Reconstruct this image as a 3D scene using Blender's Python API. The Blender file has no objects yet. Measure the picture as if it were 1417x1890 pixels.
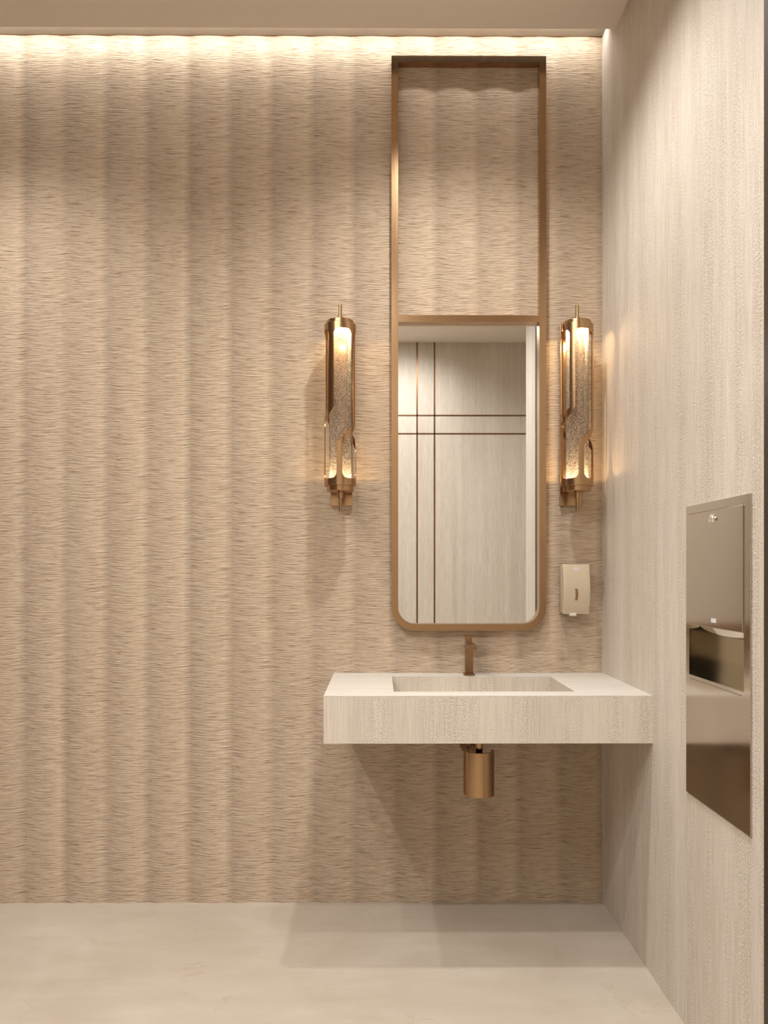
import bpy, bmesh, math, random
from mathutils import Vector, Matrix

random.seed(7)
sc = bpy.context.scene
COL = sc.collection

# ------------------------------------------------------------------ camera
cam_d = bpy.data.cameras.new('camera')
cam = bpy.data.objects.new('camera', cam_d)
COL.objects.link(cam)
cam.location = (0.0, -2.8, 1.22)
cam.rotation_euler = (math.radians(90), 0, -0.0047)
cam_d.sensor_fit = 'VERTICAL'
cam_d.sensor_height = 36.0
cam_d.lens = 36.0 * 1400.0 / 1890.0
cam_d.shift_y = 111.0 / 1890.0
cam_d.clip_start = 0.02
sc.camera = cam

# ------------------------------------------------------------------ world, exposure
w = bpy.data.worlds.new('world')
sc.world = w
w.use_nodes = True
w.node_tree.nodes['Background'].inputs[0].default_value = (1.0, 0.86, 0.7, 1)
w.node_tree.nodes['Background'].inputs[1].default_value = 0.05
vs = sc.view_settings
vs.view_transform = 'Standard'
vs.look = 'None'
vs.gamma = 1.0
vs.use_curve_mapping = False
vs.exposure = -1.02

# ------------------------------------------------------------------ lights
WARM = (1.0, 0.97, 0.925)


def downlight(x, d, power, size=128, blend=0.9, tilt=0.0, col=WARM, z=3.095, rad=0.03):
    l = bpy.data.lights.new('downlight', 'SPOT')
    l.energy = power
    l.color = col
    l.spot_size = math.radians(size)
    l.spot_blend = blend
    l.shadow_soft_size = rad
    o = bpy.data.objects.new('downlight', l)
    COL.objects.link(o)
    o.location = (x, -d, z)
    o.rotation_euler = (math.radians(tilt), 0, 0)      # negative: turned towards the opposite wall
    return o


downlight(0.20, 0.72, 160, 134, 0.8)
downlight(-1.40, 0.72, 140, 134, 0.8)
downlight(0.42, 1.50, 160, 84, 1.0)
downlight(-1.00, 1.50, 110, 115)
downlight(0.28, 2.22, 190, 120)
downlight(0.20, 2.80, 110, 128, 1.0, -22)
downlight(-1.40, 2.22, 150)
downlight(1.25, 2.60, 50)

fl = bpy.data.lights.new('added_fill_light', 'AREA')  # unseen soft fill, added to brighten the room and the shade under the basin
fl.shape = 'RECTANGLE'
fl.size, fl.size_y = 1.9, 0.9
fl.energy = 84
fl.color = WARM
flo = bpy.data.objects.new('added_fill_light', fl)
COL.objects.link(flo)
flo.location = (-1.0, -2.7, 3.10)

cl = bpy.data.lights.new('cove_light', 'AREA')
cl.shape = 'RECTANGLE'
cl.size = 3.36
cl.size_y = 0.008
cl.energy = 12.5
cl.color = (1.0, 0.96, 0.90)
cl.spread = math.radians(180)
clo = bpy.data.objects.new('cove_light', cl)
COL.objects.link(clo)
clo.location = (-0.88, -0.072, 3.1905)
clo.rotation_euler = (math.radians(45), 0, 0)      # faces down and towards the wall


# ------------------------------------------------------------------ materials
class NT:
    def __init__(self, name):
        self.m = bpy.data.materials.new(name)
        self.m.use_nodes = True
        self.t = self.m.node_tree
        self.b = self.t.nodes['Principled BSDF']
        self.out = self.t.nodes['Material Output']

    def n(self, kind, **kw):
        nd = self.t.nodes.new(kind)
        for k, v in kw.items():
            if k.startswith('i_'):
                key = k[2:]
                key = int(key) if key.isdigit() else key.replace('_', ' ')
                nd.inputs[key].default_value = v
            else:
                setattr(nd, k, v)
        return nd

    def l(self, a, b):
        self.t.links.new(a, b)

    def math(self, op, a, b=None, c=None):
        nd = self.n('ShaderNodeMath', operation=op)
        for i, v in enumerate((a, b, c)):
            if v is None:
                continue
            if isinstance(v, (int, float)):
                nd.inputs[i].default_value = v
            else:
                self.l(v, nd.inputs[i])
        return nd.outputs[0]

    def xyz(self, obj=False):
        g = self.n('ShaderNodeNewGeometry') if not obj else self.n('ShaderNodeTexCoord')
        s = self.n('ShaderNodeSeparateXYZ')
        self.l(g.outputs['Object'] if obj else g.outputs['Position'], s.inputs[0])
        return s.outputs

    def vec(self, x, y, z):
        c = self.n('ShaderNodeCombineXYZ')
        for i, v in enumerate((x, y, z)):
            if isinstance(v, (int, float)):
                c.inputs[i].default_value = v
            else:
                self.l(v, c.inputs[i])
        return c.outputs[0]

    def noise(self, v, scale=1.0, detail=2.0, rough=0.5, dist=0.0):
        nd = self.n('ShaderNodeTexNoise')
        nd.inputs['Scale'].default_value = scale
        nd.inputs['Detail'].default_value = detail
        nd.inputs['Roughness'].default_value = rough
        nd.inputs['Distortion'].default_value = dist
        self.l(v, nd.inputs['Vector'])
        return nd.outputs['Fac']

    def ramp(self, fac, stops):
        r = self.n('ShaderNodeValToRGB')
        cr = r.color_ramp
        while len(cr.elements) < len(stops):
            cr.elements.new(0.5)
        for e, (p, c) in zip(cr.elements, stops):
            e.position = p
            e.color = (c[0], c[1], c[2], 1)
        self.l(fac, r.inputs[0])
        return r.outputs[0]

    def mix(self, fac, a, b, mode='MIX'):
        nd = self.n('ShaderNodeMixRGB', blend_type=mode)
        for i, v in enumerate((fac, a, b)):
            if isinstance(v, (int, float)):
                nd.inputs[i].default_value = v
            elif isinstance(v, tuple):
                nd.inputs[i].default_value = (v[0], v[1], v[2], 1)
            else:
                self.l(v, nd.inputs[i])
        return nd.outputs[0]

    def bump(self, h, strength=0.3, dist=0.001, normal=None):
        nd = self.n('ShaderNodeBump')
        nd.inputs['Strength'].default_value = strength
        nd.inputs['Distance'].default_value = dist
        self.l(h, nd.inputs['Height'])
        if normal is not None:
            self.l(normal, nd.inputs['Normal'])
        return nd.outputs[0]

    def set(self, **kw):
        for k, v in kw.items():
            self.b.inputs[k.replace('_', ' ')].default_value = v if not isinstance(v, tuple) else (*v, 1)


PERIOD, PHASE = 0.152, -1.3055     # ribs of the wall covering
TURN = 0.80                        # a rib slopes one way slowly, then back quickly


def mat_crinkle():
    t = NT('crinkled_wall_covering')
    x, y, z = t.xyz()
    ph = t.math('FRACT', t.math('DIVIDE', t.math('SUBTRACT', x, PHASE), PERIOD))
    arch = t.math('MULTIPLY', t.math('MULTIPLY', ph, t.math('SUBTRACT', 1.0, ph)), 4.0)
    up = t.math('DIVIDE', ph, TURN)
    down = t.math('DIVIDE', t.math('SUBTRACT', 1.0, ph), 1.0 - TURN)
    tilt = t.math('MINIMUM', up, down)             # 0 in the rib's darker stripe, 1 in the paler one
    zz = t.math('ADD', z, t.math('MULTIPLY', arch, 0.005))
    wob = t.noise(t.vec(t.math('MULTIPLY', x, 9.0), 0.0, t.math('MULTIPLY', z, 9.0)), 1.0, 1.0)
    zz = t.math('ADD', zz, t.math('MULTIPLY', wob, 0.010))
    n1 = t.noise(t.vec(t.math('MULTIPLY', x, 11.0), 0.0, t.math('MULTIPLY', zz, 170.0)), 1.0, 2.0, 0.55)
    n2 = t.noise(t.vec(t.math('MULTIPLY', x, 20.0), 3.0, t.math('MULTIPLY', zz, 330.0)), 1.0, 2.0, 0.6)
    n3 = t.noise(t.vec(t.math('MULTIPLY', x, 420.0), 5.0, t.math('MULTIPLY', z, 6.0)), 1.0, 1.0)
    h = t.math('ADD', t.math('MULTIPLY', n1, 0.45), t.math('MULTIPLY', n2, 0.60))
    tone = t.ramp(h, [(0.36, (0.33, 0.235, 0.158)), (0.50, (0.55, 0.43, 0.318)), (0.62, (0.610, 0.49, 0.370)), (0.75, (0.70, 0.58, 0.45))])
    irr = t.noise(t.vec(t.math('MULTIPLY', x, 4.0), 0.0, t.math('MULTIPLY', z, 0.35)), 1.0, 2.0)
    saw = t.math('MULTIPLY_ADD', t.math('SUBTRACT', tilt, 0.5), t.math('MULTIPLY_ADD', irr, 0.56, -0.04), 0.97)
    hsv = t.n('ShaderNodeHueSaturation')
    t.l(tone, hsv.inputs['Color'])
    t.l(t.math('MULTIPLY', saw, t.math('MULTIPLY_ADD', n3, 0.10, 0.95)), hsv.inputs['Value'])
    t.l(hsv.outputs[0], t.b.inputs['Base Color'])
    t.set(Roughness=0.75)
    t.b.inputs['Specular IOR Level'].default_value = 0.25
    t.l(t.bump(h, 1.0, 0.009), t.b.inputs['Normal'])
    return t.m


def mat_travertine(name, mode, lo=(0.46, 0.385, 0.305), hi=(0.74, 0.69, 0.625)):
    t = NT(name)
    x, y, z = t.xyz()
    if mode == 'wall':            # streaks run upright
        s, u = t.math('ADD', x, y), z
    else:                         # streaks run along x on the worktop
        s, u = y, x
    a = t.noise(t.vec(t.math('MULTIPLY', s, 14.0), 0.0, t.math('MULTIPLY', u, 0.5)), 1.0, 3.0, 0.6)
    b = t.noise(t.vec(t.math('MULTIPLY', s, 170.0), 0.0, t.math('MULTIPLY', u, 7.0)), 1.0, 3.0, 0.65)
    c = t.noise(t.vec(t.math('MULTIPLY', s, 330.0), 2.0, t.math('MULTIPLY', u, 190.0)), 1.0, 2.0, 0.6)
    band = t.noise(t.vec(t.math('MULTIPLY', s, 17.0), 8.0, t.math('MULTIPLY', u, 0.7)), 1.0, 2.0)
    bm = t.n('ShaderNodeMapRange')
    t.l(band, bm.inputs[0])
    bm.inputs[1].default_value = 0.45
    bm.inputs[2].default_value = 0.62
    pit = t.math('MULTIPLY', t.math('SUBTRACT', c, 0.5), t.math('MULTIPLY_ADD', bm.outputs[0], 1.1, 0.35))
    f = t.math('ADD', t.math('MULTIPLY', a, 0.40), t.math('MULTIPLY', b, 0.60))
    f = t.math('ADD', f, t.math('MULTIPLY', pit, 1.15))
    colr = t.ramp(f, [(0.25, lo), (0.55, tuple(0.35 * p + 0.65 * q for p, q in zip(lo, hi))), (0.75, hi)])
    t.l(colr, t.b.inputs['Base Color'])
    t.set(Roughness=0.55)
    t.b.inputs['Specular IOR Level'].default_value = 0.3
    t.l(t.bump(t.math('ADD', pit, t.math('MULTIPLY', b, 0.3)), 0.6, 0.003), t.b.inputs['Normal'])
    return t.m


def mat_marble():
    t = NT('beige_marble_floor')
    x, y, z = t.xyz()
    p = t.vec(x, y, 0.0)
    a = t.noise(p, 2.2, 5.0, 0.6, 0.6)
    b = t.noise(t.vec(t.math('MULTIPLY', x, 3.0), t.math('MULTIPLY', y, 12.0), 0.0), 1.0, 5.0, 0.65, 0.5)
    base = t.ramp(t.math('ADD', t.math('MULTIPLY', a, 0.6), t.math('MULTIPLY', b, 0.4)),
                  [(0.32, (0.395, 0.335, 0.27)), (0.52, (0.45, 0.392, 0.325)), (0.70, (0.505, 0.45, 0.385))])
    v = t.noise(p, 2.6, 6.0, 0.55, 1.2)
    vein = t.math('ABSOLUTE', t.math('SUBTRACT', v, 0.5))
    mask = t.noise(p, 5.0, 2.0)
    vm = t.math('MULTIPLY', t.math('LESS_THAN', vein, 0.006), t.math('GREATER_THAN', mask, 0.58))
    t.l(t.mix(t.math('MULTIPLY', vm, 0.22), base, (0.30, 0.22, 0.15)), t.b.inputs['Base Color'])
    t.set(Roughness=0.42)
    t.b.inputs['Specular IOR Level'].default_value = 0.3
    return t.m


def mat_plain(name, col, rough=0.5, metal=0.0, spec=0.5, emit=0.0, emit_col=None):
    t = NT(name)
    x, y, z = t.xyz(True)
    n = t.noise(t.vec(x, y, z), 60.0, 2.0)
    t.l(t.mix(n, tuple(c * 0.97 for c in col), tuple(min(1, c * 1.03) for c in col)), t.b.inputs['Base Color'])
    t.set(Roughness=rough, Metallic=metal)
    t.b.inputs['Specular IOR Level'].default_value = spec
    if emit:
        t.set(Emission_Color=emit_col or col)
        t.b.inputs['Emission Strength'].default_value = emit
    return t.m


def mat_brushed(name, col, rough, along='z', amt=0.10, bump=0.05):
    """brushed metal: fine scratches along one axis"""
    t = NT(name)
    x, y, z = t.xyz()
    if along == 'z':
        v = t.vec(t.math('MULTIPLY', t.math('ADD', x, t.math('MULTIPLY', y, 0.7)), 700.0), 0.0, t.math('MULTIPLY', z, 3.0))
    else:
        v = t.vec(t.math('MULTIPLY', t.math('ADD', x, y), 3.0), 0.0, t.math('MULTIPLY', z, 900.0))
    n = t.noise(v, 1.0, 2.0, 0.6)
    t.l(t.mix(n, tuple(c * (1 - amt) for c in col), tuple(min(1, c * (1 + amt)) for c in col)), t.b.inputs['Base Color'])
    t.l(t.math('MULTIPLY_ADD', n, 0.12, rough - 0.06), t.b.inputs['Roughness'])
    t.set(Metallic=1.0)
    if bump:
        t.l(t.bump(n, bump, 0.0005), t.b.inputs['Normal'])
    return t.m


def mat_bubble_glass():
    t = NT('bubbled_glass')
    x, y, z = t.xyz(True)
    vor = t.n('ShaderNodeTexVoronoi')
    vor.inputs['Scale'].default_value = 330.0
    t.l(t.vec(x, y, z), vor.inputs['Vector'])
    n = t.noise(t.vec(x, y, z), 420.0, 2.0, 0.7)
    h = t.math('ADD', vor.outputs['Distance'], n)
    bmp = t.bump(h, 0.9, 0.002)
    tr = t.n('ShaderNodeBsdfTransparent')
    t.l(t.mix(t.ramp(n, [(0.42, (0, 0, 0)), (0.6, (1, 1, 1))]), (0.60, 0.52, 0.44), (0.98, 0.95, 0.90)), tr.inputs[0])
    dif = t.n('ShaderNodeBsdfTranslucent')
    dif.inputs[0].default_value = (0.95, 0.90, 0.82, 1)
    df2 = t.n('ShaderNodeBsdfDiffuse')
    df2.inputs[0].default_value = (0.90, 0.84, 0.76, 1)
    gl = t.n('ShaderNodeBsdfGlossy')
    gl.inputs['Roughness'].default_value = 0.12
    t.l(bmp, gl.inputs['Normal'])
    t.l(bmp, df2.inputs['Normal'])
    m0 = t.n('ShaderNodeMixShader')
    m0.inputs[0].default_value = 0.5
    t.l(dif.outputs[0], m0.inputs[1])
    t.l(df2.outputs[0], m0.inputs[2])
    m1 = t.n('ShaderNodeMixShader')
    t.l(t.math('MULTIPLY_ADD', t.math('LESS_THAN', vor.outputs['Distance'], 0.36), 0.46, 0.10), m1.inputs[0])
    t.l(tr.outputs[0], m1.inputs[1])
    t.l(m0.outputs[0], m1.inputs[2])
    fr = t.n('ShaderNodeFresnel')
    fr.inputs[0].default_value = 1.35
    m2 = t.n('ShaderNodeMixShader')
    t.l(fr.outputs[0], m2.inputs[0])
    t.l(m1.outputs[0], m2.inputs[1])
    t.l(gl.outputs[0], m2.inputs[2])
    t.l(m2.outputs[0], t.out.inputs['Surface'])
    return t.m


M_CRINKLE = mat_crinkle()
M_TRAV = mat_travertine('travertine_wall', 'wall')
M_TRAV_TOP = mat_travertine('travertine_worktop', 'top', (0.49, 0.45, 0.40), (0.62, 0.585, 0.535))
M_TRAV_SINK = mat_travertine('travertine_basin', 'wall', (0.46, 0.40, 0.335), (0.72, 0.655, 0.57))
M_FLOOR = mat_marble()
M_PAINT = mat_plain('warm_ceiling_paint', (0.80, 0.73, 0.64), 0.6, spec=0.2)
M_BRONZE = mat_brushed('brushed_bronze', (0.46, 0.30, 0.17), 0.22)
M_BRONZE_S = mat_brushed('satin_bronze', (0.46, 0.30, 0.17), 0.21, amt=0.05, bump=0.0)
M_BRONZE_P = mat_brushed('polished_bronze', (0.42, 0.27, 0.15), 0.12, amt=0.05, bump=0.02)
M_BRONZE_F = mat_brushed('faucet_bronze', (0.34, 0.215, 0.12), 0.22)
M_DARKWOOD = mat_plain('dark_stained_trim', (0.030, 0.018, 0.010), 0.45)
M_BRONZE_D = mat_brushed('dark_bronze', (0.26, 0.15, 0.085), 0.35, amt=0.1)
M_STEEL = mat_brushed('brushed_steel', (0.57, 0.51, 0.44), 0.13, along='h', amt=0.03, bump=0.02)
M_STEEL_IN = mat_brushed('satin_steel_liner', (0.60, 0.55, 0.46), 0.12, along='h', amt=0.03, bump=0.02)
M_CHROME = mat_plain('polished_chrome', (0.86, 0.84, 0.80), 0.08, 1.0)
M_MIRROR = mat_plain('mirror_silver', (0.90, 0.905, 0.90), 0.005, 1.0)
M_SOAP = mat_plain('beige_gloss_plastic', (0.56, 0.47, 0.345), 0.22, 0.0, 0.6)
M_SOAP_LT = mat_plain('pale_plastic', (0.70, 0.66, 0.60), 0.35)
M_SLOT = mat_plain('amber_window_plastic', (0.22, 0.12, 0.055), 0.25)
M_EMBLEM = mat_plain('silver_print', (0.72, 0.71, 0.72), 0.4)
M_INK = mat_plain('grey_print', (0.20, 0.19, 0.22), 0.5)
M_PAPER = mat_plain('white_paper', (0.80, 0.78, 0.70), 0.9)
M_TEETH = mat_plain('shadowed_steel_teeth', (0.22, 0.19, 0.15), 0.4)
M_COVE = mat_plain('dimmed_cove_lining', (0.26, 0.21, 0.16), 0.3)  # cove roof's dimness carried by a darker colour
M_DARK = mat_plain('dark_reflected_paint', (0.06, 0.04, 0.025), 0.7)  # only for the unseen board that the mirror frame reflects
M_WALNUT = mat_travertine('dark_walnut', 'wall', (0.10, 0.062, 0.038), (0.19, 0.125, 0.080))
M_GLASS = mat_bubble_glass()
M_BULB_LOW = mat_plain('dim_lamp_diffuser', (1.0, 0.86, 0.62), 0.5, emit=2.5)
M_BULB = mat_plain('lamp_diffuser', (1.0, 0.86, 0.62), 0.5, emit=14.0)


# ------------------------------------------------------------------ mesh helpers
def obj(name, bm, m, parent=None, smooth=False, ang=40):
    me = bpy.data.meshes.new(name)
    bm.normal_update()
    bm.to_mesh(me)
    bm.free()
    me.materials.append(m)
    o = bpy.data.objects.new(name, me)
    COL.objects.link(o)
    if parent is not None:
        o.parent = parent
    if smooth:
        for p in me.polygons:
            p.use_smooth = True
        me.set_sharp_from_angle(angle=math.radians(ang))
    return o


def thing(name, label, cat, loc=(0, 0, 0), group=None):
    o = bpy.data.objects.new(name, None)
    COL.objects.link(o)
    o.empty_display_size = 0.05
    o.location = loc
    o['label'] = label
    o['category'] = cat
    if group:
        o['group'] = group
    return o


def struct(o):
    o['kind'] = 'structure'
    return o


def box(bm, x0, x1, y0, y1, z0, z1, bev=0.0, seg=2):
    r = bmesh.ops.create_cube(bm, size=1.0)
    vs_ = r['verts']
    for v in vs_:
        v.co = Vector((x0 + (v.co.x + .5) * (x1 - x0), y0 + (v.co.y + .5) * (y1 - y0), z0 + (v.co.z + .5) * (z1 - z0)))
    if bev:
        es = list({e for v in vs_ for e in v.link_edges})
        bmesh.ops.bevel(bm, geom=es, offset=bev, segments=seg, affect='EDGES', profile=0.5)
    return bm


def bx(*a, **k):
    return box(bmesh.new(), *a, **k)


def lathe(bm, prof, seg=48, mat=None, close=True):
    """prof: list of (r, z); spun about z"""
    rings = []
    for r, z in prof:
        if r < 1e-6:
            rings.append([bm.verts.new((0, 0, z))])
        else:
            rings.append([bm.verts.new((r * math.cos(2 * math.pi * i / seg), r * math.sin(2 * math.pi * i / seg), z)) for i in range(seg)])
    new = [v for r in rings for v in r]
    for a, b in zip(rings[:-1], rings[1:]):
        for i in range(seg):
            j = (i + 1) % seg
            if len(a) == 1 and len(b) == 1:
                continue
            if len(a) == 1:
                bm.faces.new((a[0], b[j], b[i]))
            elif len(b) == 1:
                bm.faces.new((a[i], a[j], b[0]))
            else:
                bm.faces.new((a[i], a[j], b[j], b[i]))
    bmesh.ops.recalc_face_normals(bm, faces=bm.faces)
    if mat is not None:
        bmesh.ops.transform(bm, matrix=mat, verts=new)
    return bm


def prism(bm, pts, fn, t0, t1):
    """extrude a 2D outline between t0 and t1; fn(u, v, t) -> xyz"""
    a = [bm.verts.new(fn(u, v, t0)) for u, v in pts]
    b = [bm.verts.new(fn(u, v, t1)) for u, v in pts]
    n = len(pts)
    bm.faces.new(a)
    bm.faces.new(list(reversed(b)))
    for i in range(n):
        j = (i + 1) % n
        bm.faces.new((a[j], a[i], b[i], b[j]))
    bmesh.ops.recalc_face_normals(bm, faces=bm.faces)
    return bm


def ring_prism(bm, outer, inner, fn, t0, t1):
    """closed band between two outlines with equal point counts"""
    A = [[bm.verts.new(fn(u, v, t)) for u, v in pts] for t in (t0, t1) for pts in (outer, inner)]
    o0, i0, o1, i1 = A
    n = len(outer)
    for k in range(n):
        j = (k + 1) % n
        bm.faces.new((o0[k], o0[j], i0[j], i0[k]))
        bm.faces.new((o1[j], o1[k], i1[k], i1[j]))
        bm.faces.new((o0[j], o0[k], o1[k], o1[j]))
        bm.faces.new((i0[k], i0[j], i1[j], i1[k]))
    bmesh.ops.recalc_face_normals(bm, faces=bm.faces)
    return bm


# ------------------------------------------------------------------ the setting
XR, XL, XO = 0.82, -2.55, 1.75        # right wall, left wall, right wall of the wider back part
ZC, ZCOVE = 3.111, 3.201
DE, DB = 1.482, 3.453                 # end of the right wall, distance of the opposite wall

# ribbed wall behind the basin
bm = bmesh.new()
NX = int((XR - XL) / 0.0038)
SLOPE = 0.12
prof, acc = [0.0], 0.0
for i in range(400):
    ph = (i + .5) / 400
    s_ = min(ph / TURN, (1 - ph) / (1 - TURN)) * 2 - 1
    acc += s_ * SLOPE * PERIOD / 400
    prof.append(acc)
pmin = min(prof)
lo, hi, bk = [], [], []
for i in range(NX + 1):
    x = XL + (XR - XL) * i / NX
    ph = ((x - PHASE) / PERIOD) % 1.0
    y = prof[int(ph * 400)] - pmin              # crest at y=0, creases behind
    lo.append(bm.verts.new((x, y, 0)))
    hi.append(bm.verts.new((x, y, ZCOVE)))
for i in range(NX):
    bm.faces.new((lo[i], lo[i + 1], hi[i + 1], hi[i]))
fb = [bm.verts.new(p) for p in ((XL, 0.08, 0), (XR, 0.08, 0), (XR, 0.08, ZCOVE), (XL, 0.08, ZCOVE))]
bm.faces.new((fb[1], fb[0], fb[3], fb[2]))
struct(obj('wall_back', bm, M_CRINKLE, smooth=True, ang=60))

struct(obj('floor', bx(XL - .1, XO + .1, -DB - .1, 0.08, -0.06, 0.0), M_FLOOR))

# ceiling slab stops short of the ribbed wall and leaves a light cove
bm = bmesh.new()
box(bm, XL - .1, XO + .1, -DB - .1, -0.163, ZC, ZCOVE)
box(bm, XL - .1, XO + .1, -DB - .1, 0.08, ZCOVE, ZCOVE + 0.08)
struct(obj('ceiling', bm, M_PAINT))

# right wall with the recess for the towel dispenser
HD0, HD1, HZ0, HZ1 = 0.795, 1.106, 0.944, 1.092
bm = bmesh.new()
T = 0.16
box(bm, XR, XR + T, -HD0, 0.08, 0, ZCOVE)
box(bm, XR, XR + T, -DE, -HD1, 0, ZCOVE)
box(bm, XR, XR + T, -HD1, -HD0, 0, HZ0)
box(bm, XR, XR + T, -HD1, -HD0, HZ1, ZCOVE)
struct(obj('wall_right', bm, M_TRAV))
struct(obj('wall_return', bx(XR + T, XO + .1, -DE, -DE + .1, 0, ZC), M_TRAV))
struct(obj('wall_far_right', bx(XO, XO + .1, -DB, -DE, 0, ZC), M_TRAV))
struct(obj('wall_left', bx(XL - .1, XL, -DB, 0.08, 0, ZCOVE), M_WALNUT))  # unseen wall, coloured dark for the metal's reflections
struct(obj('wall_opposite', bx(XL - .1, XO + .1, -DB - .1, -DB, 0, ZC), M_TRAV))

# dark walnut door added in the opposite wall to darken the metal's reflections
struct(obj('added_dark_door', bx(-2.45, -1.50, -DB - .01, -DB + .02, 0, 2.4, bev=0.004), M_WALNUT))

# bronze inlays, added cove strips, and the right wall's dark trim
yB = -DB
for k, (x0, x1, z0, z1) in enumerate(((0.295, 0.308, 0, ZC), (0.438, 0.451, 0, ZC),
                                      (XL, XO, 2.503, 2.515), (XL, XO, 2.353, 2.365))):
    struct(obj('trim_%d' % (k + 1), bx(x0, x1, yB - .004, yB + .0015, z0, z1), M_BRONZE_D))
struct(obj('trim_6', bx(XL, XR, -0.0008, 0.004, 3.1985, ZCOVE), M_BRONZE_D))  # dark strip standing in for the shadow line between wall and cove roof
struct(obj('trim_7', bx(XL, XR, -0.163, -0.156, 3.128, ZCOVE), M_DARK))  # unseen board added so the top of the mirror frame reflects dark
struct(obj('trim_8', bx(XL, XR, -0.155, -0.001, 3.1996, ZCOVE), M_COVE))  # darker board added over the cove roof, its dimness put into the colour
struct(obj('trim_5', bx(XR - 0.003, XR + 0.004, -1.215, -1.187, 0, ZC), M_DARKWOOD))

# ------------------------------------------------------------------ basin
SX0, SX1, SD, SZ0, SZ1 = -0.171, XR, 0.52, 0.7045, 0.848
BX0, BX1, BD0, BD1 = 0.041, 0.605, 0.094, 0.439
basin = thing('wash_basin', 'thick pale stone wash basin slab fixed between ribbed wall and right wall', 'sink', (0.32, -0.26, SZ0))


def local(o, root):
    """geometry was written in world space: bring it under its root"""
    o.data.transform(Matrix.Translation(-root.location))
    o.parent = root
    return o


bm = bmesh.new()
# hollow slab: outer sides, underside; the top is a separate worktop ring
box(bm, SX0, SX1, -SD, 0, SZ0, SZ1 - 0.004)
for f in [f for f in bm.faces if f.normal.z > 0.5]:
    bm.faces.remove(f)
body = local(obj('apron', bm, M_TRAV_SINK), basin)

bm = bmesh.new()
ring_prism(bm, [(SX0, 0), (SX1, 0), (SX1, -SD), (SX0, -SD)],
           [(BX0, -BD0), (BX1, -BD0), (BX1, -BD1), (BX0, -BD1)],
           lambda u, v, t: (u, v, t), SZ1 - 0.004, SZ1)
local(obj('worktop', bm, M_TRAV_TOP), basin)

bm = bmesh.new()
zb0, zb1 = SZ1 - 0.105, SZ1 - 0.125
top = [(BX0, -BD0, SZ1 - .004), (BX1, -BD0, SZ1 - .004), (BX1, -BD1, SZ1 - .004), (BX0, -BD1, SZ1 - .004)]
bot = [(BX0, -BD0, zb0), (BX1, -BD0, zb0), (BX1, -BD1, zb0), (BX0, -BD1, zb0)]
tv = [bm.verts.new(p) for p in top]
bv = [bm.verts.new(p) for p in bot]
for i in range(4):
    j = (i + 1) % 4
    bm.faces.new((tv[i], tv[j], bv[j], bv[i]))
c = bm.verts.new((0.331, -0.25, zb1))
for i in range(4):
    j = (i + 1) % 4
    bm.faces.new((bv[i], bv[j], c))
bmesh.ops.recalc_face_normals(bm, faces=bm.faces)
for f in bm.faces:
    f.normal_flip()
local(obj('bowl', bm, M_TRAV_SINK), basin)
bm = lathe(bmesh.new(), [(0, 0.006), (0.024, 0.005), (0.03, 0.001), (0.03, 0)], 32, Matrix.Translation((0.331, -0.25, zb1 + 0.001)))
d_ = local(obj('drain', bm, M_BRONZE_S, smooth=True), basin)
d_['label'] = 'round bronze drain'

# ------------------------------------------------------------------ trap under the basin
TX, TD = 0.3314, 0.25
trap = thing('bottle_trap', 'cylindrical bronze bottle trap hanging under the pale stone basin', 'drain trap', (TX, -TD, 0.47))
bm = bmesh.new()
R0, R1 = 0.0515, 0.0425
pts_o, pts_i = [], []
N = 40
for i in range(N + 1):
    a = math.pi + math.pi * i / N             # front half
    pts_o.append((R0 * math.cos(a), R0 * math.sin(a)))
    pts_i.append((R1 * math.cos(a), R1 * math.sin(a)))
back = [(R0, 0.0), (R0, 0.02), (-R0, 0.02)]
outline = pts_o + [(R0, 0.012), (R1, 0.012)] + list(reversed(pts_i)) + [(-R1, 0.012), (-R0, 0.012)]
prism(bm, outline, lambda u, v, t: (TX + u, -TD + v, t), 0.4745, 0.621)
local(obj('shroud', bm, M_BRONZE_P, smooth=True), trap)
bm = lathe(bmesh.new(), [(0.0, 0.476), (0.036, 0.476), (0.040, 0.480), (0.040, 0.56), (0.036, 0.566), (0.0155, 0.570),
                         (0.0155, 0.585), (0.0128, 0.588), (0.0128, 0.7045)], 40, Matrix.Translation((TX, -TD, 0)))
local(obj('inlet_pipe', bm, M_BRONZE_P, smooth=True), trap)
ROTY = Matrix.Rotation(math.radians(90), 4, 'X')       # z -> -y
bm = lathe(bmesh.new(), [(0.0128, 0.002), (0.0128, TD - 0.035)], 32, Matrix.Translation((0.3295, 0, 0.589)) @ ROTY)
local(obj('outlet_pipe', bm, M_BRONZE_P, smooth=True), trap)
bm = lathe(bmesh.new(), [(0.038, 0.0), (0.038, 0.003), (0.034, 0.012), (0.025, 0.026), (0.017, 0.042), (0.0165, 0.05), (0.0128, 0.05)],
           40, Matrix.Translation((0.3295, 0, 0.589)) @ ROTY)
local(obj('wall_flange', bm, M_BRONZE_P, smooth=True), trap)

# ------------------------------------------------------------------ faucet
fau = thing('faucet', 'square bronze basin faucet standing on the rear edge of the stone basin', 'faucet', (0.3195, -0.0575, SZ1))
local(obj('base_plate', bx(0.2998, 0.3390, -0.077, -0.038, SZ1, SZ1 + .008, bev=0.001), M_BRONZE_F), fau)
local(obj('column', bx(0.3055, 0.3338, -0.0720, -0.0435, SZ1 + .008, 0.951, bev=0.0008), M_BRONZE_F), fau)
local(obj('spout', bx(0.3058, 0.3340, -0.188, -0.0425, 0.951, 0.9665, bev=0.0008), M_BRONZE_F), fau)
hd = local(obj('handle', bx(0.3065, 0.3275, -0.094, -0.045, 0.9665, 0.9865, bev=0.001), M_BRONZE_F), fau)
bm = bmesh.new()
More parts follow.
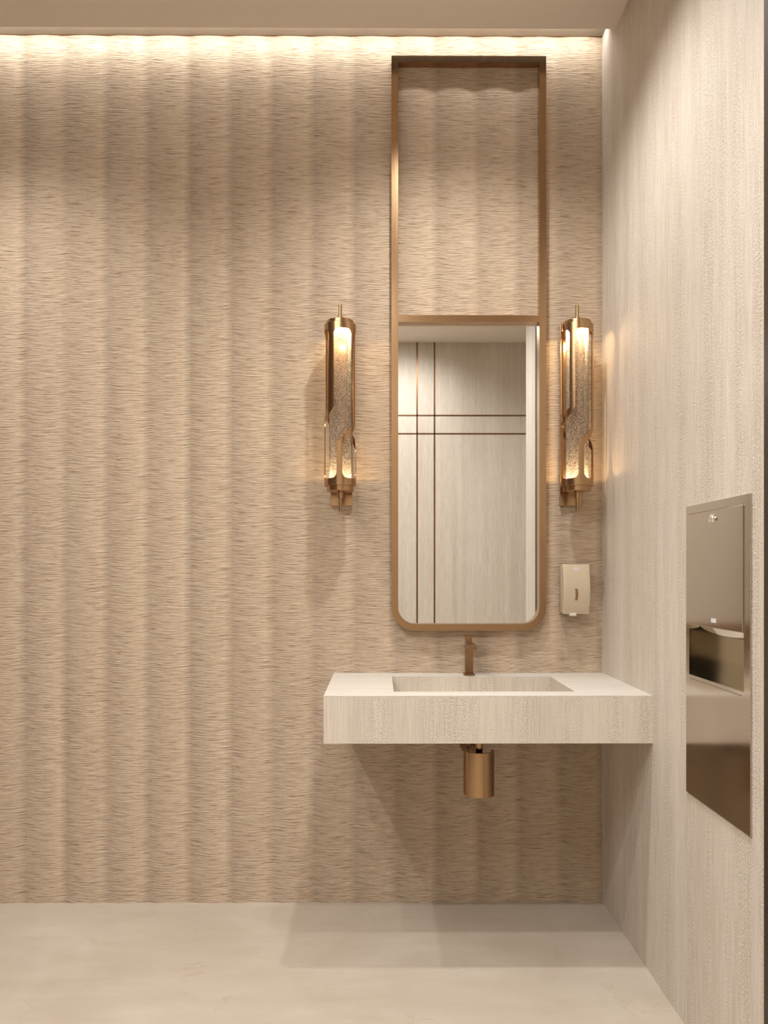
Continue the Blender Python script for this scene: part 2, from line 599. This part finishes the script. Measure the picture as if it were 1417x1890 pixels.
# tapering lever blade that swings out to the right
ax, ay, bx_, by_ = 0.3005, -0.052, 0.3850, -0.082
dirv = Vector((bx_ - ax, by_ - ay)).normalized()
nrm = Vector((-dirv.y, dirv.x))
secs = []
for k in range(9):
    s = k / 8
    cx, cy = ax + (bx_ - ax) * s, ay + (by_ - ay) * s
    hwid = 0.017 * (1 - s) + 0.008 * s
    th = 0.0065 * (1 - s) + 0.0025 * s
    zc = 0.9930 - 0.004 * s
    secs.append([(cx + nrm.x * hwid, cy + nrm.y * hwid, zc), (cx - nrm.x * hwid, cy - nrm.y * hwid, zc),
                 (cx - nrm.x * hwid, cy - nrm.y * hwid, zc - th), (cx + nrm.x * hwid, cy + nrm.y * hwid, zc - th)])
rv = [[bm.verts.new(p) for p in s] for s in secs]
for a, b in zip(rv[:-1], rv[1:]):
    for i in range(4):
        j = (i + 1) % 4
        bm.faces.new((a[i], a[j], b[j], b[i]))
bm.faces.new(rv[0])
bm.faces.new(list(reversed(rv[-1])))
bmesh.ops.recalc_face_normals(bm, faces=bm.faces)
lv = obj('lever', bm, M_BRONZE_F)
lv.data.transform(Matrix.Translation(-fau.location))
lv.parent = fau

# ------------------------------------------------------------------ mirror in its tall open frame
FX0, FX1, FZ0, FZ1, FD = 0.0403, 0.6056, 1.0062, 3.107, 0.030
W_ = 0.0245
mir = thing('wall_mirror', 'tall bronze framed mirror with open upper panel on ribbed wall', 'mirror', (0.323, 0, FZ0))


def round_bottom(x0, x1, z0, z1, r, n=12):
    p = [(x1, z1), (x0, z1)]
    for i in range(n + 1):
        a = math.pi + (math.pi / 2) * i / n
        p.append((x0 + r + r * math.cos(a), z0 + r + r * math.sin(a)))
    for i in range(n + 1):
        a = 1.5 * math.pi + (math.pi / 2) * i / n
        p.append((x1 - r + r * math.cos(a), z0 + r + r * math.sin(a)))
    return p


bm = bmesh.new()
ring_prism(bm, round_bottom(FX0, FX1, FZ0, FZ1, 0.085), round_bottom(FX0 + W_, FX1 - W_, FZ0 + W_, FZ1 - W_, 0.062),
           lambda u, v, t: (u, -t, v), 0.0, FD)
local(obj('frame', bm, M_BRONZE, smooth=True, ang=35), mir)
local(obj('crossbar', bx(FX0 + W_, FX1 - W_, -FD, 0, 2.1345, 2.1590), M_BRONZE), mir)
bm = bmesh.new()
prism(bm, round_bottom(FX0 + W_ + .0002, FX1 - W_ - .0002, FZ0 + W_ + .0002, 2.1343, 0.0618), lambda u, v, t: (u, -t, v), 0.001, 0.006)
mg = local(obj('mirror_glass', bm, M_MIRROR), mir)
mg['label'] = 'silvered mirror glass'

# ------------------------------------------------------------------ sconces
SR = 0.057


def strap_bm(th_top, z_k, z_e, zt=2.074, zb=1.549, turn=-59.0):
    bm = bmesh.new()
    zs = set()
    n = 14
    r = 0.021
    for i in range(n + 1):
        s = r * (1 - math.cos(math.pi / 2 * i / n))
        zs.add(round(zt - s, 5))
        zs.add(round(zb + s, 5))
    for i in range(25):
        zs.add(round(z_k + (z_e - z_k) * i / 24, 5))
    for i in range(8):
        zs.add(round(zt - r + (z_k + .012 - zt + r) * i / 7, 5))
        zs.add(round(z_e - .012 + (zb + r - z_e + .012) * i / 7, 5))
    zs = sorted(zs, reverse=True)
    K = 8
    rings = []
    for z in zs:
        q = min(1, max(0, (z_k - z) / (z_k - z_e)))
        qs = q + 0.0 * math.sin(2 * math.pi * q)
        th = math.radians(th_top + turn * qs)
        hw = 0.0098
        if 0 < q < 1:
            e = min(q, 1 - q) * 6
            hw *= 1 + 0.30 * min(1, e)
        for s in (zt - z, z - zb):
            if s < r:
                hw += r - math.sqrt(max(0, r * r - (r - s) ** 2))
        row = []
        for rad in (SR, SR - 0.003):
            for k in range(K + 1):
                a = th + (hw / SR) * (2 * k / K - 1)
                row.append(bm.verts.new((rad * math.sin(a), -rad * math.cos(a), z)))
        rings.append(row)
    m = K + 1
    for a, b in zip(rings[:-1], rings[1:]):
        for k in range(K):
            bm.faces.new((a[k], a[k + 1], b[k + 1], b[k]))
            bm.faces.new((a[m + k + 1], a[m + k], b[m + k], b[m + k + 1]))
        bm.faces.new((a[m], a[0], b[0], b[m]))
        bm.faces.new((a[K], a[m + K], b[m + K], b[K]))
    for row in (rings[0], rings[-1]):
        for k in range(K):
            bm.faces.new((row[k], row[k + 1], row[m + k + 1], row[m + k]))
    bmesh.ops.recalc_face_normals(bm, faces=bm.faces)
    return bm


def make_sconce(x, label):
    root = thing('wall_sconce', label, 'wall lamp', (x, -0.10, 1.436), group='bronze and glass sconces flanking the mirror')
    Tm = Matrix.Translation((0, 0, -1.436))

    def part(name, bm, m, smooth=True, ang=35, parent=None):
        o = obj(name, bm, m, parent or root, smooth, ang)
        o.data.transform(Tm)
        return o
    part('back_plate', bx(-0.0400, 0.0400, 0.088, 0.100, 1.464, 2.136, bev=0.001), M_BRONZE_S, False)
    bm = bmesh.new()
    box(bm, -0.012, 0.012, 0.030, 0.089, 1.508, 1.523, bev=0.001)
    part('lower_arm', bm, M_BRONZE_S, False)
    part('upper_arm', bx(-0.012, 0.012, 0.030, 0.089, 2.099, 2.112, bev=0.001), M_BRONZE_S, False)
    part('top_cap', lathe(bmesh.new(), [(SR - .003, 2.0735), (SR, 2.0735), (SR, 2.0965), (SR - .001, 2.0975), (0.0485, 2.0975), (0.0485, 2.110),
                                        (0.0475, 2.111), (0.0, 2.111), (0, 2.094), (SR - .003, 2.094), (SR - .003, 2.0735)], 64), M_BRONZE_S)
    part('bottom_cap', lathe(bmesh.new(), [(SR - .003, 1.5495), (SR, 1.5495), (SR, 1.526), (SR - .001, 1.525), (0.0485, 1.525), (0.0485, 1.508),
                                           (0.0475, 1.507), (0.0, 1.507), (0, 1.534), (SR - .003, 1.534), (SR - .003, 1.5495)], 64), M_BRONZE_S)
    part('finial', lathe(bmesh.new(), [(0.0113, 2.110), (0.0113, 2.1255), (0.0108, 2.126), (0.0062, 2.126), (0.0062, 2.1705), (0.0055, 2.1712), (0, 2.1712)], 32), M_BRONZE_S)
    part('finial', lathe(bmesh.new(), [(0.0103, 1.508), (0.0103, 1.4835), (0.0098, 1.483), (0.0061, 1.483), (0.0061, 1.4365), (0.0054, 1.4362), (0, 1.4362)], 32), M_BRONZE_S)
    for th, zk, ze in ((-31, 1.800, 1.734), (59, 1.734, 1.667), (149, 1.722, 1.655), (239, 1.778, 1.712)):
        part('strap', strap_bm(th, zk, ze), M_BRONZE_S)
    g = part('glass_cylinder', lathe(bmesh.new(), [(0.0395, 1.535), (0.0395, 2.093)], 64), M_GLASS)
    g['label'] = 'clear bubbled glass tube'
    b = part('lamp', lathe(bmesh.new(), [(0.0, 2.078), (0.034, 2.078), (0.036, 2.081), (0.036, 2.094), (0, 2.094)], 40), M_BULB)
    b['label'] = 'glowing round lamp'
    b = part('lamp', lathe(bmesh.new(), [(0.0, 1.540), (0.030, 1.540), (0.032, 1.538), (0.032, 1.534), (0, 1.534)], 40), M_BULB_LOW)
    b['label'] = 'glowing round lamp'
    for z, e, r in ((2.070, 1.4, 0.007), (1.5460, 1.6, 0.006)):
        l = bpy.data.lights.new('sconce_light', 'POINT')
        l.energy = e
        l.color = (1.0, 0.74, 0.42)
        l.shadow_soft_size = r
        lo_ = bpy.data.objects.new('sconce_light', l)
        COL.objects.link(lo_)
        lo_.parent = root
        lo_.location = (0, 0, z - 1.436)
    return root


make_sconce(-0.1430, 'bronze cage sconce with bubbled glass tube left of the mirror')
make_sconce(0.7010, 'bronze cage sconce with bubbled glass tube between mirror and right wall')

# ------------------------------------------------------------------ soap dispenser
sx0, sx1, sz0, sz1 = 0.6594, 0.7552, 1.0685, 1.2490
soap = thing('soap_dispenser', 'small beige plastic soap dispenser on the ribbed wall below the sconce', 'soap dispenser', (0.707, 0, sz0))
bm = bmesh.new()
box(bm, sx0 + .001, sx1 - .001, -0.050, 0.0, sz0 + .004, sz1 - .002, bev=0.003)
local(obj('housing', bm, M_SOAP, smooth=True), soap)


def front_d(z):
    q = (z - sz0) / (sz1 - sz0)
    return 0.057 + 0.016 * (1 - (2 * q - 1) ** 2)


bm = bmesh.new()
nz, nx = 28, 14
grid = []
for i in range(nz + 1):
    z = sz0 + (sz1 - sz0) * i / nz
    row = []
    for k in range(nx + 1):
        q = 2 * k / nx - 1
        ed = 0.0015 * max(0, abs(q) - 0.85) / 0.15
        row.append(bm.verts.new((sx0 + (sx1 - sx0) * k / nx, -(front_d(z) - ed), z)))
    grid.append(row)
for i in range(nz):
    for k in range(nx):
        bm.faces.new((grid[i][k], grid[i][k + 1], grid[i + 1][k + 1], grid[i + 1][k]))
bnd = [grid[0][k] for k in range(nx + 1)] + [grid[i][nx] for i in range(1, nz + 1)] + \
      [grid[nz][k] for k in range(nx - 1, -1, -1)] + [grid[i][0] for i in range(nz - 1, 0, -1)]
bb = [bm.verts.new((v.co.x, -0.0500, v.co.z)) for v in bnd]
n = len(bnd)
for i in range(n):
    j = (i + 1) % n
    bm.faces.new((bnd[j], bnd[i], bb[i], bb[j]))
bm.faces.new(bb)
bmesh.ops.recalc_face_normals(bm, faces=bm.faces)
local(obj('front_cover', bm, M_SOAP, smooth=True, ang=30), soap)
bm = bmesh.new()
# level window: a narrow slot leaning slightly
rows = []
for i in range(13):
    q = i / 12
    z = 1.1185 + (1.1605 - 1.1185) * q
    xc = 0.7052 - 0.0006 * q + 0.0022 * math.sin(math.pi * q)
    hw = 0.0046 * (1 if 0.04 < q < 0.96 else 0.8)
    rows.append([bm.verts.new((xc - hw, -front_d(z) - .0006, z)), bm.verts.new((xc + hw, -front_d(z) - .0006, z)),
                 bm.verts.new((xc + hw, -front_d(z) + .001, z)), bm.verts.new((xc - hw, -front_d(z) + .001, z))])
for a, b in zip(rows[:-1], rows[1:]):
    for i in range(4):
        j = (i + 1) % 4
        bm.faces.new((a[i], a[j], b[j], b[i]))
bm.faces.new(rows[0])
bm.faces.new(rows[-1])
bmesh.ops.recalc_face_normals(bm, faces=bm.faces)
o = local(obj('level_window', bm, M_SLOT), soap)
o['label'] = 'narrow brown level window'
bm = bmesh.new()
zc_ = 1.2305
pts = [(0.0105 * math.cos(2 * math.pi * i / 32), 0.0052 * math.sin(2 * math.pi * i / 32)) for i in range(32)]
prism(bm, pts, lambda u, v, t: (0.707 + u, -front_d(zc_ + v) - t, zc_ + v), -0.0005, 0.0008)
em = local(obj('emblem', bm, M_EMBLEM), soap)
em['label'] = 'small oval silver emblem'
bm = bmesh.new()
for (u0, u1, v0, v1) in ((-0.0078, -0.0058, -0.002, 0.0015), (-0.0050, -0.0018, 0.0008, 0.0022), (-0.0030, -0.0012, -0.0030, -0.0012),
                         (0.0004, 0.0018, -0.0022, 0.0026), (0.0030, 0.0046, -0.0026, 0.0004), (0.0052, 0.0078, 0.0002, 0.0016)):
    prism(bm, [(u0, v0), (u1, v0), (u1 + .0008, v1), (u0 + .0008, v1)], lambda u, v, t: (0.707 + u, -front_d(zc_ + v) - t, zc_ + v), 0.0007, 0.0011)
mk = obj('emblem_mark', bm, M_INK)
mk.data.transform(Matrix.Translation(-soap.location))
mk.parent = em
o = local(obj('nozzle', bx(0.6845, 0.7085, -0.060, -0.030, 1.0620, 1.0720, bev=0.001), M_SOAP_LT), soap)
o['label'] = 'pale push nozzle'

# ------------------------------------------------------------------ towel dispenser in the right wall
PD0, PD1, PZ0, PZ1 = 0.7797, 1.1307, 0.6360, 1.3940
tow = thing('towel_dispenser', 'recessed brushed steel paper towel and waste unit in the right wall', 'paper towel dispenser', (XR, -0.955, PZ0))
XF = XR - 0.0045                         # face of the flange
OD0, OD1, OZ0, OZ1 = 0.7995, 1.1010, 0.9510, 1.3730


def side(u, v, t):                       # u = distance from the ribbed wall, v = height
    return (t, -u, v)


bm = bmesh.new()
ring_prism(bm, [(PD0, PZ0), (PD1, PZ0), (PD1, PZ1), (PD0, PZ1)], [(OD0, OZ0), (OD1, OZ0), (OD1, OZ1), (OD0, OZ1)], side, XF, XR)
local(obj('frame', bm, M_STEEL), tow)
bm = bmesh.new()
box(bm, XR - 0.0075, XR, -(OD1 - .0012), -(OD0 + .0012), 1.0835, OZ1 - .0012, bev=0.0008)
door = local(obj('door', bm, M_STEEL), tow)
ROTX = Matrix.Rotation(math.radians(-90), 4, 'Y')      # z -> -x
bm = lathe(bmesh.new(), [(0.0115, 0.0), (0.0115, 0.004), (0.0100, 0.0065), (0.0075, 0.0070), (0.0070, 0.0055), (0, 0.0055)], 32,
           Matrix.Translation((XR - 0.0075, -0.9485, 1.350)) @ ROTX)
box(bm, XR - .0140, XR - .0128, -0.9500, -0.9470, 1.3455, 1.3545)
o = obj('lock', bm, M_CHROME, smooth=True)
o.data.transform(Matrix.Translation(-tow.location))
o.parent = door
o['label'] = 'round chrome lock'
bm = bmesh.new()
for k, du in enumerate((-0.0085, 0.0015, 0.0100)):
    box(bm, XR - .0083, XR - .0074, -(0.949 + du + .007), -(0.949 + du), 1.0965, 1.107)
o = obj('emblem', bm, M_EMBLEM)
o.data.transform(Matrix.Translation(-tow.location))
o.parent = door
o['label'] = 'small square silver emblem'
# steel liner of the recess
bm = bmesh.new()
X1 = XR + 0.105
a = [(OD0, OZ0), (OD1, OZ0), (OD1, 1.0875), (OD0, 1.0875)]
fv = [bm.verts.new(side(u, v, XR - .001)) for u, v in a]
bv_ = [bm.verts.new(side(u, v, X1)) for u, v in ((OD0, OZ0 - .002), (OD1, OZ0 - .002), (OD1, 1.0875), (OD0, 1.0875))]
for i in range(4):
    j = (i + 1) % 4
    bm.faces.new((fv[j], fv[i], bv_[i], bv_[j]))
bm.faces.new(bv_)
cen = Vector((XR + .05, -0.95, 1.02))
for f in bm.faces:
    f.normal_update()
    if f.normal.dot(cen - f.calc_center_median()) < 0:
        f.normal_flip()
local(obj('recess_liner', bm, M_STEEL_IN), tow)
# bowed towel tray behind the lower edge of the door
bm = bmesh.new()
rows = []
for i in range(21):
    q = i / 20
    u = OD0 + .001 + (OD1 - OD0 - .002) * q
    dip = 0.022 * math.sin(math.pi * q) ** 0.8
    rows.append([bm.verts.new((XR + .016, -u, 1.0865)), bm.verts.new((XR + .024, -u, 1.075 - dip * .55)), bm.verts.new((XR + .085, -u, 1.070 - dip)), bm.verts.new((XR + .088, -u, 1.0865))])
for p, q in zip(rows[:-1], rows[1:]):
    for k in range(4):
        j = (k + 1) % 4
        bm.faces.new((p[k], p[j], q[j], q[k]))
bm.faces.new(rows[0])
bm.faces.new(rows[-1])
bmesh.ops.recalc_face_normals(bm, faces=bm.faces)
local(obj('tray', bm, M_STEEL_IN, smooth=True), tow)
# serrated strip below the opening
bm = bmesh.new()
k = 0
u = OD0 + .004
while u < OD1 - .008:
    prism(bm, [(u, 0.9395), (u + .0030, 0.9395), (u + .0030, 0.9422), (u, 0.9422)], side, XF - .0006, XF + .0004)
    u += 0.0058
o = local(obj('serrated_strip', bm, M_TEETH), tow)
o['label'] = 'dark row of small teeth'
